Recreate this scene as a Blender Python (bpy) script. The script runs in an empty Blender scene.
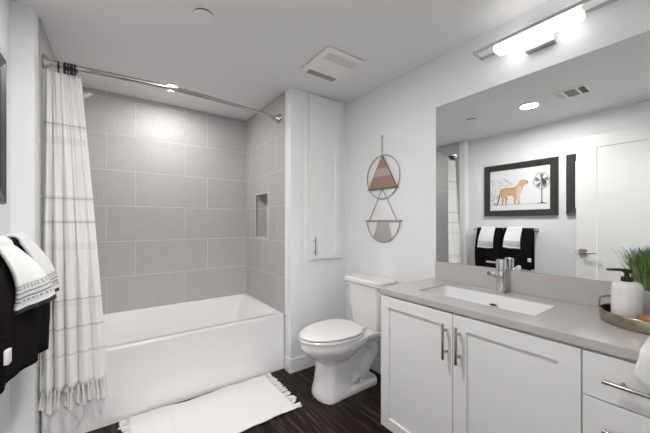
import bpy, bmesh, math, random
from mathutils import Vector, Matrix
random.seed(7)
PI = math.pi
C = bpy.context.scene.collection
S = bpy.context.scene

# ---------------------------------------------------------------- camera
YAW = 0.622; F = 292.17; W = 650; H = 433
cd = bpy.data.cameras.new('camera'); cam = bpy.data.objects.new('camera', cd); C.objects.link(cam)
cam.location = (0, 0, 1.2364); cam.rotation_euler = (PI/2, 0, -YAW)
cd.sensor_width = 36; cd.lens = 36*F/W
cd.shift_y = (222.75-H/2)/W
cd.clip_start = 0.02
S.camera = cam

# ---------------------------------------------------------------- world, lamps, exposure
wd = bpy.data.worlds.new('world'); S.world = wd; wd.use_nodes = True
wd.node_tree.nodes['Background'].inputs[0].default_value = (0.95, 0.97, 1.0, 1)
wd.node_tree.nodes['Background'].inputs[1].default_value = 1.0
S.view_settings.view_transform = 'Standard'; S.view_settings.look = 'None'
S.view_settings.exposure = 0.62; S.view_settings.gamma = 1.0; S.view_settings.use_curve_mapping = False

CEIL = 2.355
# ---------------------------------------------------------------- materials
def mat(name, col, rough=.5, metal=0., spec=.5, bump=None, coat=0., emit=None, trans=0., sheen=0.):
    m = bpy.data.materials.new(name); m.use_nodes = True
    nt = m.node_tree; b = nt.nodes['Principled BSDF']
    b.inputs['Base Color'].default_value = (*col, 1); b.inputs['Roughness'].default_value = rough
    b.inputs['Metallic'].default_value = metal; b.inputs['Specular IOR Level'].default_value = spec
    b.inputs['Coat Weight'].default_value = coat; b.inputs['Coat Roughness'].default_value = .1
    b.inputs['Sheen Weight'].default_value = sheen
    if emit:
        b.inputs['Emission Color'].default_value = (1, .99, .97, 1); b.inputs['Emission Strength'].default_value = emit
    # mild colour variation so every material is procedural
    tc = nt.nodes.new('ShaderNodeTexCoord'); nz = nt.nodes.new('ShaderNodeTexNoise')
    nz.inputs['Scale'].default_value = bump[0] if bump else 12.
    nt.links.new(tc.outputs['Object'], nz.inputs['Vector'])
    if bump:
        nz.inputs['Detail'].default_value = 3
        bp = nt.nodes.new('ShaderNodeBump'); bp.inputs['Strength'].default_value = bump[1]; bp.inputs['Distance'].default_value = bump[2]
        nt.links.new(nz.outputs['Fac'], bp.inputs['Height']); nt.links.new(bp.outputs['Normal'], b.inputs['Normal'])
    else:
        mr = nt.nodes.new('ShaderNodeMapRange'); mr.inputs['To Min'].default_value = max(rough-.02, 0.0); mr.inputs['To Max'].default_value = rough+.02
        nt.links.new(nz.outputs['Fac'], mr.inputs['Value']); nt.links.new(mr.outputs['Result'], b.inputs['Roughness'])
    return m

class N:                                        # tiny node-building helper
    def __init__(s, m): s.nt = m.node_tree; s.b = s.nt.nodes['Principled BSDF']
    def new(s, t): return s.nt.nodes.new(t)
    def link(s, a, b): s.nt.links.new(a, b)
    def math(s, op, a, b=None, c=None):
        n = s.new('ShaderNodeMath'); n.operation = op
        for i, v in enumerate((a, b, c)):
            if v is None: continue
            if isinstance(v, (int, float)): n.inputs[i].default_value = v
            else: s.link(v, n.inputs[i])
        return n.outputs[0]
    def mix(s, f, a, b):
        n = s.new('ShaderNodeMix'); n.data_type = 'RGBA'
        if isinstance(f, (int, float)): n.inputs[0].default_value = f
        else: s.link(f, n.inputs[0])
        for i, v in ((6, a), (7, b)):
            if isinstance(v, tuple): n.inputs[i].default_value = (*v, 1)
            else: s.link(v, n.inputs[i])
        return n.outputs[2]
    def pos(s):
        g = s.new('ShaderNodeNewGeometry'); x = s.new('ShaderNodeSeparateXYZ'); s.link(g.outputs['Position'], x.inputs[0])
        return g.outputs['Position'], x.outputs
    def noise(s, vec, scale, detail=2, stretch=None):
        if stretch:
            mp = s.new('ShaderNodeMapping'); mp.inputs['Scale'].default_value = stretch; s.link(vec, mp.inputs[0]); vec = mp.outputs[0]
        n = s.new('ShaderNodeTexNoise'); n.inputs['Scale'].default_value = scale; n.inputs['Detail'].default_value = detail
        s.link(vec, n.inputs['Vector']); return n.outputs['Fac']
    def bump(s, h, st, d):
        b = s.new('ShaderNodeBump'); b.inputs['Strength'].default_value = st; b.inputs['Distance'].default_value = d
        s.link(h, b.inputs['Height']); s.link(b.outputs['Normal'], s.b.inputs['Normal'])

TILE_H = .3078; TILE_W = .6126; G0 = .7686
def tile_mat(name, axis, g_odd, g_even):
    m = mat(name, (.4, .38, .38), .55, spec=.25); n = N(m)
    P, X = n.pos(); z = X[2]; h = X[axis]
    rowf = n.math('DIVIDE', n.math('SUBTRACT', z, G0), TILE_H)
    row = n.math('FLOOR', rowf)
    par = n.math('ABSOLUTE', n.math('MODULO', row, 2))            # 1 = odd row
    off = n.math('ADD', n.math('MULTIPLY', par, g_odd-g_even), g_even)
    cf = n.math('DIVIDE', n.math('SUBTRACT', h, off), TILE_W)
    col = n.math('FLOOR', cf)
    def dist(v, sz):
        fr = n.math('FRACT', n.math('ADD', v, 50.0))
        return n.math('MULTIPLY', n.math('MINIMUM', fr, n.math('SUBTRACT', 1.0, fr)), sz)
    d = n.math('MINIMUM', dist(rowf, TILE_H), dist(cf, TILE_W))
    grout = n.math('LESS_THAN', d, .0026)
    wn = n.new('ShaderNodeTexWhiteNoise'); cx = n.new('ShaderNodeCombineXYZ')
    n.link(row, cx.inputs[0]); n.link(col, cx.inputs[1]); n.link(cx.outputs[0], wn.inputs['Vector'])
    s1 = (3, 3, 90) ; s2 = (90, 90, 3)
    weave = n.math('ADD', n.noise(P, 4, 3, s1), n.noise(P, 4, 3, s2))
    base = n.mix(n.math('MULTIPLY', weave, .5), (.29, .28, .28), (.70, .688, .685))
    base = n.mix(n.math('MULTIPLY', wn.outputs['Value'], .16), base, (.40, .39, .39))
    n.link(n.mix(grout, base, (.68, .67, .665)), n.b.inputs['Base Color'])
    n.bump(n.math('ADD', n.math('MINIMUM', d, .004), n.math('MULTIPLY', weave, .0006)), .5, 1.0)
    return m

M = {}
M['wall'] = mat('wall_paint', (.85, .855, .865), .55, bump=(140, .25, .0015))
M['ceil'] = mat('ceiling_paint', (.83, .825, .825), .6, bump=(90, .15, .001))
M['trim'] = mat('trim_paint', (.86, .86, .87), .35)
M['door'] = mat('door_paint', (.78, .775, .77), .35)
M['cab'] = mat('cabinet_paint', (.87, .865, .865), .35)
M['tub'] = mat('tub_acrylic', (.86, .85, .85), .12, coat=.5)
M['china'] = mat('toilet_china', (.86, .85, .85), .08, coat=.6)
M['seat'] = mat('seat_plastic', (.83, .82, .82), .2)
M['sink'] = mat('sink_china', (.86, .86, .87), .08, coat=.5)
M['chrome'] = mat('chrome', (.78, .78, .79), .08, 1.)
M['rodm'] = mat('rod_chrome', (.50, .48, .47), .12, 1.)
M['nickel'] = mat('brushed_nickel', (.42, .39, .37), .3, 1.)
M['satin'] = mat('satin_chrome', (.62, .60, .60), .25, 1.)
M['brass'] = mat('antique_brass', (.36, .31, .24), .25, 1.)
M['bronze'] = mat('dark_bronze', (.09, .065, .05), .35, .8)
M['black'] = mat('black_plastic', (.012, .011, .011), .35)
M['pump'] = mat('bronze_pump', (.03, .021, .017), .3, .3)
M['ceramic'] = mat('white_ceramic', (.80, .775, .755), .35, bump=(60, .2, .002))
M['pot'] = mat('grey_white_pot', (.72, .69, .68), .5, bump=(40, .2, .002))
M['soil'] = mat('soil', (.03, .022, .016), .9, bump=(80, .8, .004))
M['copper'] = mat('reddish_wood', (.36, .13, .07), .45, bump=(30, .3, .002))
M['grey'] = mat('mid_grey_plastic', (.44, .43, .42), .5)
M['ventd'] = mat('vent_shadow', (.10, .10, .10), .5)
M['vent'] = mat('vent_plastic', (.90, .885, .87), .45)
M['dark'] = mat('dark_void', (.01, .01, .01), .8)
M['mirror'] = mat('mirror_glass', (.86, .875, .875), .0, 1.)
M['mirror'].node_tree.nodes['Principled BSDF'].inputs['Roughness'].default_value = 0
for l in list(M['mirror'].node_tree.links):
    if l.to_socket.name == 'Roughness': M['mirror'].node_tree.links.remove(l)
M['edge'] = mat('mirror_edge', (.35, .37, .37), .2, .5)
M['glow'] = mat('lit_diffuser', (.95, .95, .95), .4, emit=1.9)
M['glow2'] = mat('lit_room_lens', (.95, .95, .95), .4, emit=300.)
M['glow3'] = mat('lit_tub_lens', (.95, .95, .95), .4, emit=170.)
M['glow4'] = mat('lit_added_hall_lens', (.95, .95, .95), .4, emit=100.)
M['plate'] = mat('fixture_canopy', (.80, .79, .79), .3, .6)
M['paper'] = mat('print_paper', (.80, .80, .80), .5)
M['glass'] = mat('dark_glass', (.02, .02, .02), .05)
M['ink'] = mat('print_ink', (.06, .06, .06), .6)
M['inkg'] = mat('print_ink_grey', (.20, .20, .20), .6)
M['tan'] = mat('print_tan', (.62, .40, .25), .6, bump=(30, .1, .001))
M['cream'] = mat('print_cream', (.72, .60, .48), .6)
M['spot'] = mat('print_spot', (.20, .10, .05), .6)
M['string'] = mat('string_brown', (.20, .15, .12), .7)
M['hoop'] = mat('hoop_bronze', (.34, .30, .28), .4, .6)
M['yarn'] = mat('yarn_taupe', (.54, .51, .49), .9, bump=(200, .6, .003))
M['tag'] = mat('towel_tag', (.78, .75, .75), .6)

# quartz counter
m = mat('quartz', (.46, .435, .42), .16); n = N(m); P, X = n.pos()
n.link(n.mix(n.noise(P, 5, 4), (.49, .465, .45), (.55, .525, .51)), n.b.inputs['Base Color']); M['quartz'] = m
# dark wood planks running along y
m = mat('plank_floor', (.06, .04, .03), .40, spec=.18); n = N(m); P, X = n.pos()
pf = n.math('DIVIDE', n.math('ADD', X[0], .03), .125); pi_ = n.math('FLOOR', pf)
wn = n.new('ShaderNodeTexWhiteNoise'); wn.noise_dimensions = '1D'; n.link(pi_, wn.inputs['W'])
yf = n.math('DIVIDE', n.math('ADD', X[1], n.math('MULTIPLY', wn.outputs['Value'], 1.2)), 1.2); yi = n.math('FLOOR', yf)
cx = n.new('ShaderNodeCombineXYZ'); n.link(pi_, cx.inputs[0]); n.link(yi, cx.inputs[1])
w2 = n.new('ShaderNodeTexWhiteNoise'); n.link(cx.outputs[0], w2.inputs['Vector'])
fr = n.math('FRACT', n.math('ADD', pf, 50)); fd = n.math('MULTIPLY', n.math('MINIMUM', fr, n.math('SUBTRACT', 1, fr)), .125)
fy = n.math('FRACT', n.math('ADD', yf, 50)); fe = n.math('MULTIPLY', n.math('MINIMUM', fy, n.math('SUBTRACT', 1, fy)), 1.2)
gap = n.math('LESS_THAN', n.math('MINIMUM', fd, fe), .0016)
grain = n.noise(P, 3, 5, (14, 1.1, 1))
mr = n.new('ShaderNodeMapRange'); mr.inputs['From Min'].default_value = .47; mr.inputs['From Max'].default_value = .72; n.link(grain, mr.inputs['Value'])
c1 = n.mix(mr.outputs['Result'], (.006, .003, .0025), (.105, .070, .053))
c1 = n.mix(n.math('MULTIPLY', w2.outputs['Value'], .5), c1, (.036, .024, .018))
c1 = n.mix(n.math('MULTIPLY', n.math('GREATER_THAN', w2.outputs['Value'], .5), .45), c1, (.010, .005, .004))
n.link(n.mix(gap, c1, (.003, .002, .002)), n.b.inputs['Base Color'])
n.bump(n.math('ADD', grain, n.math('MULTIPLY', gap, -1)), .25, .002); M['floor'] = m
# wood of the triangle: three bands
m = mat('triangle_wood', (.4, .25, .18), .6); n = N(m); P, X = n.pos()
g = n.noise(P, 14, 5, (1, 1.0, 6))
band = n.math('LESS_THAN', n.math('ABSOLUTE', n.math('SUBTRACT', X[2], 1.645)), .032)
low = n.mix(g, (.26, .165, .13), (.40, .26, .21)); hi = n.mix(g, (.44, .32, .27), (.54, .42, .36))
n.link(n.mix(band, low, hi), n.b.inputs['Base Color']); M['twood'] = m
# picture frames: dark ribbed grey-brown
m = mat('frame_wood', (.06, .055, .05), .35); n = N(m); P, X = n.pos()
n.link(n.mix(n.noise(P, 40, 3, (1, 1, 1)), (.018, .016, .015), (.060, .055, .050)), n.b.inputs['Base Color'])
n.bump(n.math('SINE', n.math('MULTIPLY', X[2], 380)), .12, .002); M['frame'] = m
m = mat('frame_outer', (.16, .15, .14), .35); M['frame2'] = m
# curtain linen with thin grey woven stripes
m = mat('curtain_linen', (.8, .78, .75), .9, sheen=.3); n = N(m); P, X = n.pos(); z = X[2]
acc = None
for zz, hw, st in ((1.80, .006, .85), (1.79, .014, .25), (1.706, .022, .22), (1.375, .006, .75), (1.24, .006, .75), (1.10, .020, .22), (.80, .006, .7), (.775, .012, .2), (.645, .006, .7), (.50, .006, .5), (1.375, .016, .2), (1.24, .014, .2)):
    t = n.math('MULTIPLY', n.math('LESS_THAN', n.math('ABSOLUTE', n.math('SUBTRACT', z, zz)), hw), st)
    acc = t if acc is None else n.math('MAXIMUM', acc, t)
wv = n.noise(P, 4, 2, (30, 30, 30))
basec = n.mix(wv, (.82, .80, .78), (.86, .845, .825))
n.link(n.mix(n.math('MULTIPLY', acc, .8), basec, (.46, .44, .44)), n.b.inputs['Base Color'])
n.bump(n.noise(P, 300, 2), .2, .001); M['curtain'] = m
M['tassel'] = mat('curtain_tassel', (.80, .78, .755), .9, bump=(300, .5, .002))
# terry
M['terry_black'] = mat('terry_black', (.013, .0105, .0105), 1., bump=(260, 1., .008), spec=.05)
def hand_towel_mat(name):
    m = mat(name, (.82, .82, .82), 1., sheen=.2, spec=.1); n = N(m); P, X = n.pos()
    at = n.new('ShaderNodeAttribute'); at.attribute_name = 'hem'; rel = at.outputs['Fac']
    def band(c, hw): return n.math('LESS_THAN', n.math('ABSOLUTE', n.math('SUBTRACT', rel, c)), hw)
    hem = n.math('LESS_THAN', rel, .016)
    s1 = n.math('MAXIMUM', band(.052, .0028), band(.068, .0022))
    zig = n.math('SINE', n.math('MULTIPLY', X[1], 330))
    lace = n.math('MULTIPLY', band(.086, .008), n.math('GREATER_THAN', n.math('ADD', zig, n.math('SINE', n.math('MULTIPLY', rel, 700))), .2))
    dots = n.math('MULTIPLY', band(.040, .0028), n.math('GREATER_THAN', zig, -.2))
    dark = n.math('MAXIMUM', n.math('MAXIMUM', s1, n.math('MULTIPLY', lace, .7)), dots)
    gr = n.math('LESS_THAN', n.math('ABSOLUTE', n.math('SUBTRACT', rel, .063)), .036)
    c = n.mix(n.math('MULTIPLY', gr, .45), (.84, .84, .84), (.50, .50, .51))
    c = n.mix(n.math('MULTIPLY', dark, .8), c, (.06, .06, .065))
    n.link(n.mix(hem, c, (.015, .015, .016)), n.b.inputs['Base Color'])
    n.bump(n.noise(P, 420, 2), .8, .005); return m
M['hand'] = hand_towel_mat('hand_towel_weave')
M['white_towel'] = mat('white_towel', (.86, .85, .85), 1., bump=(200, .5, .003), sheen=.3, spec=.1)
# rug
m = mat('rug_cotton', (.84, .83, .82), 1., sheen=.2, spec=.1); n = N(m); P, X = n.pos()
rb = n.math('MULTIPLY', n.math('SINE', n.math('MULTIPLY', X[0], 300)), .4); rg = n.noise(P, 3, 2, (20, .6, 1))
n.link(n.mix(rg, (.80, .79, .785), (.86, .85, .845)), n.b.inputs['Base Color'])
n.bump(n.math('ADD', rb, n.noise(P, 260, 2)), .5, .002); M['rug'] = m
# leaves
m = mat('leaf_green', (.10, .22, .05), .45); n = N(m); P, X = n.pos()
n.link(n.mix(n.noise(P, 45, 2), (.012, .045, .008), (.24, .40, .11)), n.b.inputs['Base Color']); M['leaf'] = m
M['tile_x'] = tile_mat('tile_back', 0, -.06, .148)
M['tile_y'] = tile_mat('tile_side', 1, 2.66-.306, 2.66)

# ---------------------------------------------------------------- mesh helpers
def wloc(o):
    v = Vector((0, 0, 0))
    while o: v += o.location; o = o.parent
    return v
def obj(name, bm, m, parent=None, smooth=True, origin=None):
    """link a bmesh given in WORLD coordinates as one mesh object"""
    if smooth:
        for f in bm.faces: f.smooth = True
    off = wloc(parent) if parent else Vector((0, 0, 0))
    o = bpy.data.objects.new(name, None)
    me = bpy.data.meshes.new(name)
    if origin is None:
        if parent: org = off
        else:
            xs = [v.co for v in bm.verts]
            org = Vector(((min(c.x for c in xs)+max(c.x for c in xs))/2, (min(c.y for c in xs)+max(c.y for c in xs))/2, min(c.z for c in xs)))
    else: org = Vector(origin)
    bmesh.ops.translate(bm, verts=bm.verts, vec=-org)
    bm.normal_update(); bm.to_mesh(me); bm.free()
    bpy.data.objects.remove(o)
    o = bpy.data.objects.new(name, me); C.objects.link(o)
    me.materials.append(m)
    o.parent = parent; o.location = org-off
    if smooth:
        try: me.set_sharp_from_angle(angle=math.radians(38))
        except Exception: pass
    return o
def tag(o, label=None, cat=None, group=None, kind=None):
    if label: o['label'] = label
    if cat: o['category'] = cat
    if group: o['group'] = group
    if kind: o['kind'] = kind
    return o
def thing(name, label, cat, loc, group=None):
    o = bpy.data.objects.new(name, None); C.objects.link(o); o.location = loc; o.empty_display_size = .05
    return tag(o, label, cat, group)
def struct(name, bm, m, parent=None, smooth=False):
    o = obj(name, bm, m, parent, smooth)
    if not parent: o['kind'] = 'structure'
    return o
def box(x0, x1, y0, y1, z0, z1, bev=0., seg=2, bm=None):
    b = bmesh.new()
    vs = [b.verts.new((x, y, z)) for x in (x0, x1) for y in (y0, y1) for z in (z0, z1)]
    for f in ((0, 1, 3, 2), (4, 6, 7, 5), (0, 4, 5, 1), (2, 3, 7, 6), (0, 2, 6, 4), (1, 5, 7, 3)): b.faces.new([vs[i] for i in f])
    if bev: bmesh.ops.bevel(b, geom=b.edges[:], offset=bev, segments=seg, profile=.5, affect='EDGES')
    bmesh.ops.recalc_face_normals(b, faces=b.faces)
    return join(bm, b)
def join(a, b):
    if a is None: return b
    me = bpy.data.meshes.new('t'); b.to_mesh(me); b.free(); a.from_mesh(me); bpy.data.meshes.remove(me); return a
def rings(rs, close=True, cap0=True, cap1=True, bm=None):
    """loft a list of rings (lists of points)"""
    b = bmesh.new(); R = [[b.verts.new(p) for p in r] for r in rs]; n = len(rs[0])
    for i in range(len(R)-1):
        for j in range(n if close else n-1):
            k = (j+1) % n
            b.faces.new((R[i][j], R[i][k], R[i+1][k], R[i+1][j]))
    if cap0: b.faces.new(R[0][::-1])
    if cap1: b.faces.new(R[-1])
    bmesh.ops.recalc_face_normals(b, faces=b.faces)
    return join(bm, b)
def tube(path, r, seg=10, closed=False, bm=None, caps=True):
    P = [Vector(p) for p in path]; n = len(P); R = r if isinstance(r, (list, tuple)) else [r]*n
    rs = []; up = None
    for i in range(n):
        if closed: d = (P[(i+1) % n]-P[i-1])
        else: d = P[min(i+1, n-1)]-P[max(i-1, 0)]
        d.normalize()
        if up is None: up = Vector((0, 0, 1)) if abs(d.z) < .9 else Vector((1, 0, 0))
        a = (up-d*up.dot(d))
        if a.length < 1e-5: a = d.orthogonal()
        a.normalize(); up = a; b = d.cross(a)
        rs.append([P[i]+(a*math.cos(t)+b*math.sin(t))*R[i] for t in [2*PI*k/seg for k in range(seg)]])
    if closed: rs.append(rs[0]); bb = rings(rs, True, False, False); bmesh.ops.remove_doubles(bb, verts=bb.verts, dist=1e-6); return join(bm, bb)
    return rings(rs, True, caps, caps, bm)
def cyl(c, r, z0, z1, seg=32, bev=0., bm=None, r1=None):
    r1 = r if r1 is None else r1
    pr = [(r-bev, z0), (r, z0+bev), (r1, z1-bev), (r1-bev, z1)] if bev else [(r, z0), (r1, z1)]
    return lathe(c, pr, seg, bm)
def lathe(c, prof, seg=32, bm=None, cap0=True, cap1=True):
    rs = [[(c[0]+r*math.cos(2*PI*k/seg), c[1]+r*math.sin(2*PI*k/seg), z) for k in range(seg)] for r, z in prof]
    return rings(rs, True, cap0, cap1, bm)
def rrect(x0, x1, y0, y1, z, r, n=6):
    pts = []
    for cx, cy, a in ((x1-r, y1-r, 0), (x0+r, y1-r, PI/2), (x0+r, y0+r, PI), (x1-r, y0+r, 3*PI/2)):
        for k in range(n+1): t = a+PI/2*k/n; pts.append((cx+r*math.cos(t), cy+r*math.sin(t), z))
    return pts
def axis_rot(bm, ax, ang, c):
    bmesh.ops.rotate(bm, verts=bm.verts, cent=c, matrix=Matrix.Rotation(ang, 3, ax)); return bm
def discx(c, r, x0, x1, seg=24, bm=None, r1=None):            # disc/cone with its axis along x
    r1 = r if r1 is None else r1
    rs = [[(x, c[0]+rr*math.cos(2*PI*k/seg), c[1]+rr*math.sin(2*PI*k/seg)) for k in range(seg)] for x, rr in ((x0, r), (x1, r1))]
    return rings(rs, True, True, True, bm)
def copy_tree(o, parent=None):
    c = o.copy(); C.objects.link(c); c.parent = parent
    for ch in list(o.children): copy_tree(ch, c)
    return c

# ---------------------------------------------------------------- key planes
LX = -.43; RX = 1.768; YP = 2.12; XA = -.341; XB = 1.172; YB = 3.114; YN = -.08

# ---------------------------------------------------------------- structure
struct('floor', box(-1.6, 2.2, -1.5, 3.2, -.05, 0), M['floor'])
struct('ceiling', box(-1.6, 2.2, -1.5, 3.2, CEIL, CEIL+.05), M['ceil'])
struct('wall_left', box(LX-.1, LX, YN, 3.2, 0, CEIL), M['wall'])
struct('wall_right', box(RX, RX+.1, YN, 3.2, 0, CEIL), M['wall'])
struct('wall_back', box(XA-.05, RX, YB, YB+.1, 0, CEIL), M['wall'])
# near wall with the doorway the camera stands in
b = box(.55, RX, YN-.12, YN, 0, CEIL); box(LX-.1, -.39, YN-.12, YN, 0, CEIL, bm=b); box(-.39, .55, YN-.12, YN, 2.13, CEIL, bm=b)
struct('wall_front', b, M['wall'])
b = box(.53, .55, YN-.13, YN+.01, 0, 2.13); box(-.39, -.37, YN-.13, YN+.01, 0, 2.13, bm=b); box(-.39, .55, YN-.13, YN+.01, 2.11, 2.13, bm=b)
struct('trim_1', b, M['trim'])
# hall outside
b = box(-1.6, 2.2, -1.5, -1.4, 0, CEIL); box(-1.6, -1.5, -1.4, YN, 0, CEIL, bm=b); box(2.1, 2.2, -1.4, YN, 0, CEIL, bm=b)
struct('wall_hall', b, M['wall'])
# wing walls of the tub alcove
struct('wall_tub_left', box(LX-.02, XA, YP, YB+.02, 0, CEIL+.01, .012, 4), M['wall'], smooth=True)
# right block, hollowed for the niche (y 2.536..2.835, z 1.086..1.525)
NY0, NY1, NZ0, NZ1, ND = 2.543, 2.828, 1.093, 1.518, .09
b = box(XB+ND+.01, RX+.02, YP, YB+.02, 0, CEIL+.01)
box(XB, XB+ND+.012, YP, NY0, 0, CEIL+.01, bm=b); box(XB, XB+ND+.012, NY1, YB+.02, 0, CEIL+.01, bm=b)
box(XB, XB+ND+.012, NY0, NY1, 0, NZ0, bm=b); box(XB, XB+ND+.012, NY0, NY1, NZ1, CEIL+.01, bm=b)
bmesh.ops.remove_doubles(b, verts=b.verts, dist=1e-5)
struct('wall_tub_right', b, M['wall'])
# tile layers
T = .008
struct('wall_tile_back', box(XA+T, XB-T, YB-T, YB-.0005, .45, CEIL-.002), M['tile_x'])
struct('wall_tile_left', box(XA, XA+T, 2.20, YB-.0005, .45, CEIL-.002), M['tile_y'])
b = box(XB-T, XB, 2.20, NY0, .45, CEIL-.002); box(XB-T, XB, NY1, YB-.0005, .45, CEIL-.002, bm=b)
box(XB-T, XB, NY0, NY1, .45, NZ0, bm=b); box(XB-T, XB, NY0, NY1, NZ1, CEIL-.002, bm=b)
box(XB+ND-.004, XB+ND+.006, NY0, NY1, NZ0, NZ1, bm=b)
box(XB, XB+ND, NY0, NY0+.004, NZ0, NZ1, bm=b); box(XB, XB+ND, NY1-.004, NY1, NZ0, NZ1, bm=b)
box(XB, XB+ND, NY0, NY1, NZ0, NZ0+.004, bm=b); box(XB, XB+ND, NY0, NY1, NZ1-.004, NZ1, bm=b)
struct('wall_tile_right', b, M['tile_y'])
b = None
for a in ((NY0-.009, NY1+.009, NZ1, NZ1+.009), (NY0-.009, NY1+.009, NZ0-.009, NZ0), (NY0-.009, NY0, NZ0, NZ1), (NY1, NY1+.009, NZ0, NZ1)):
    b = box(XB-T-.003, XB+.01, a[0], a[1], a[2], a[3], bm=b)
struct('trim_2', b, M['trim'])
struct('trim_3', box(XB-T-.001, XB+.002, 2.196, 2.201, .46, CEIL-.002), M['trim'])
# baseboards
BH = .114
struct('baseboard_back', box(XB-.014, RX, YP-.014, YP, 0, BH, .003), M['trim'])
struct('baseboard_tub', box(XB-.014, XB, YP-.001, 2.205, 0, BH, .002), M['trim'])
struct('baseboard_right', box(RX-.014, RX, 1.19, YP-.014, 0, BH, .003), M['trim'])
struct('baseboard_left', box(LX, LX+.014, YN, YP, 0, BH, .003), M['trim'])
struct('baseboard_wing', box(LX+.014, XA+.012, YP-.014, YP, 0, BH, .003), M['trim'])

# ---------------------------------------------------------------- bathtub
tub = thing('bathtub', 'white built-in bathtub with straight front apron in the grey tiled alcove', 'bathtub', (.42, 2.66, 0))
TX0, TX1, TY0, TY1, TZ = XA+T+.001, XB-T-.001, 2.216, YB-T-.001, .463
N6 = 6
o0 = rrect(TX0, TX1, TY0, TY1, 0, .004, N6)
def orr(dx, z): return rrect(TX0, TX1, TY0+dx, TY1, z, .006, N6)
b = rings([orr(.0, 0.002), orr(.0, .24), orr(.004, .255), orr(.004, .440), orr(.002, .457), orr(.005, .463),
           rrect(-.262, 1.108, 2.283, 3.072, TZ, .035, N6), rrect(-.256, 1.102, 2.289, 3.066, TZ-.005, .04, N6),
           rrect(-.20, 1.05, 2.325, 3.035, .28, .07, N6), rrect(-.14, 1.00, 2.355, 3.005, .13, .10, N6),
           rrect(-.10, .96, 2.40, 2.96, .095, .11, N6), rrect(.0, .80, 2.5, 2.86, .088, .1, N6)], True, False, True)
obj('tub_shell', b, M['tub'], tub)

# ---------------------------------------------------------------- shower head behind the curtain
sh = thing('shower_fixture', 'chrome shower head and arm peeking out behind the curtain top', 'shower head', (XA+T, 2.70, 2.13))
obj('flange', discx((2.70, 2.15), .03, XA+T, XA+T+.008), M['chrome'], sh)
obj('shower_arm', tube([(XA+T+.004, 2.70, 2.15), (-.28, 2.70, 2.18), (-.24, 2.70, 2.195), (-.20, 2.70, 2.18)], .010), M['chrome'], sh)
hb = cyl((0, 0, 0), .013, -.0, .03, bm=None); hb = lathe((0, 0), [(.014, .05), (.018, .03), (.045, .008), (.047, 0), (.04, -.003)], 24)
bmesh.ops.rotate(hb, verts=hb.verts, cent=(0, 0, 0), matrix=Matrix.Rotation(-math.radians(35), 3, 'Y'))
bmesh.ops.translate(hb, verts=hb.verts, vec=(-.175, 2.70, 2.140))
obj('shower_head', hb, M['chrome'], sh)

# ---------------------------------------------------------------- curtain rod, rings, curtain
RZ = 2.146
def rod_y(x):
    t = (x-XA)/(XB-XA); return 2.268+.042*t-.075*math.sin(PI*t)
rod = thing('curtain_rod', 'bowed chrome shower curtain rod spanning the tub alcove', 'curtain rod', (XA+T, 2.35, RZ))
xs = [XA+.045+(XB-XA-.09)*i/40 for i in range(41)]
obj('pole', tube([(x, rod_y(x), RZ) for x in xs[:25]], .0155, 12), M['rodm'], rod)
obj('pole', tube([(x, rod_y(x), RZ) for x in xs[24:]], .0125, 12), M['rodm'], rod)
for x0, s in ((XA+T, 1), (XB-T, -1)):
    y = rod_y(x0)
    b = discx((y, RZ), .041, x0, x0+s*.010); discx((y, RZ), .036, x0+s*.010, x0+s*.040, bm=b, r1=.018)
    discx((y, RZ), .016, x0+s*.045, x0+s*.075, bm=b)
    obj('flange', b, M['rodm'], rod)
ring0 = None
rx = [-.266]+[-.240+.0066*i for i in range(9)]
ring_lab = {0: 'single black curtain ring at left, apart from the bunched rings', 9: 'black curtain ring at the right end of the bunch'}
for i, x in enumerate(rx):
    y = rod_y(x); 
    if ring0 is None:
        r = thing('curtain_ring', '', 'curtain ring', (x, y, RZ))
        obj('loop', tube([(x+.001*math.sin(3*t), y+.019*math.cos(t), RZ-.004+.0205*math.sin(t)) for t in [2*PI*k/20 for k in range(20)]], .0032, 6, True), M['black'], r)
        obj('hook', tube([(x, y-.012, RZ-.018), (x, y-.016, RZ-.030), (x, y-.012, RZ-.042), (x, y-.004, RZ-.046), (x, y+.002, RZ-.038)], .0028, 6), M['black'], r)
        ring0 = r
    else:
        r = copy_tree(ring0); r.location = (x, y, RZ); r.rotation_euler.z = random.uniform(-.25, .25)
    r['label'] = ring_lab.get(i, 'black curtain ring inside the tight bunch on the chrome rod')
    r['group'] = 'black shower curtain rings'

cur = thing('shower_curtain', 'cream linen shower curtain with thin grey stripes and tassel hem', 'shower curtain', (-.22, 2.16, .30))
NU, NV = 150, 60
def cur_pt(u, v):                                # v 0 bottom .. 1 top
    z = .31+(2.108-.31)*v
    xl = -.330; xr = -.040-.128*v**1.15
    x = xl+(xr-xl)*u
    yc = 2.165+(2.262-2.165)*v
    amp = .027*(1-.35*v)+.006*math.sin(5*v)
    ph = 2*PI*(5.6*u+.25*math.sin(2.5*v+4*u))
    y = yc+amp*math.sin(ph)*(0.6+.4*math.sin(3.3*u+1+v))+.004*math.sin(2*PI*13*u+3*v)*(v > .0)*(.4+.6*v)
    x += .010*math.cos(ph*1.0)*(1-.5*v)*math.sin(PI*u)
    if v > .97: z -= .012*abs(math.sin(PI*8*u))*(v-.97)/.03
    return (max(x, -.3322), y, z)
b = bmesh.new(); G = [[b.verts.new(cur_pt(i/NU, j/NV)) for i in range(NU+1)] for j in range(NV+1)]
for j in range(NV):
    for i in range(NU): b.faces.new((G[j][i], G[j][i+1], G[j+1][i+1], G[j+1][i]))
cl = obj('cloth', b, M['curtain'], cur)
sm = cl.modifiers.new('thick', 'SOLIDIFY'); sm.thickness = .0015
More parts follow.
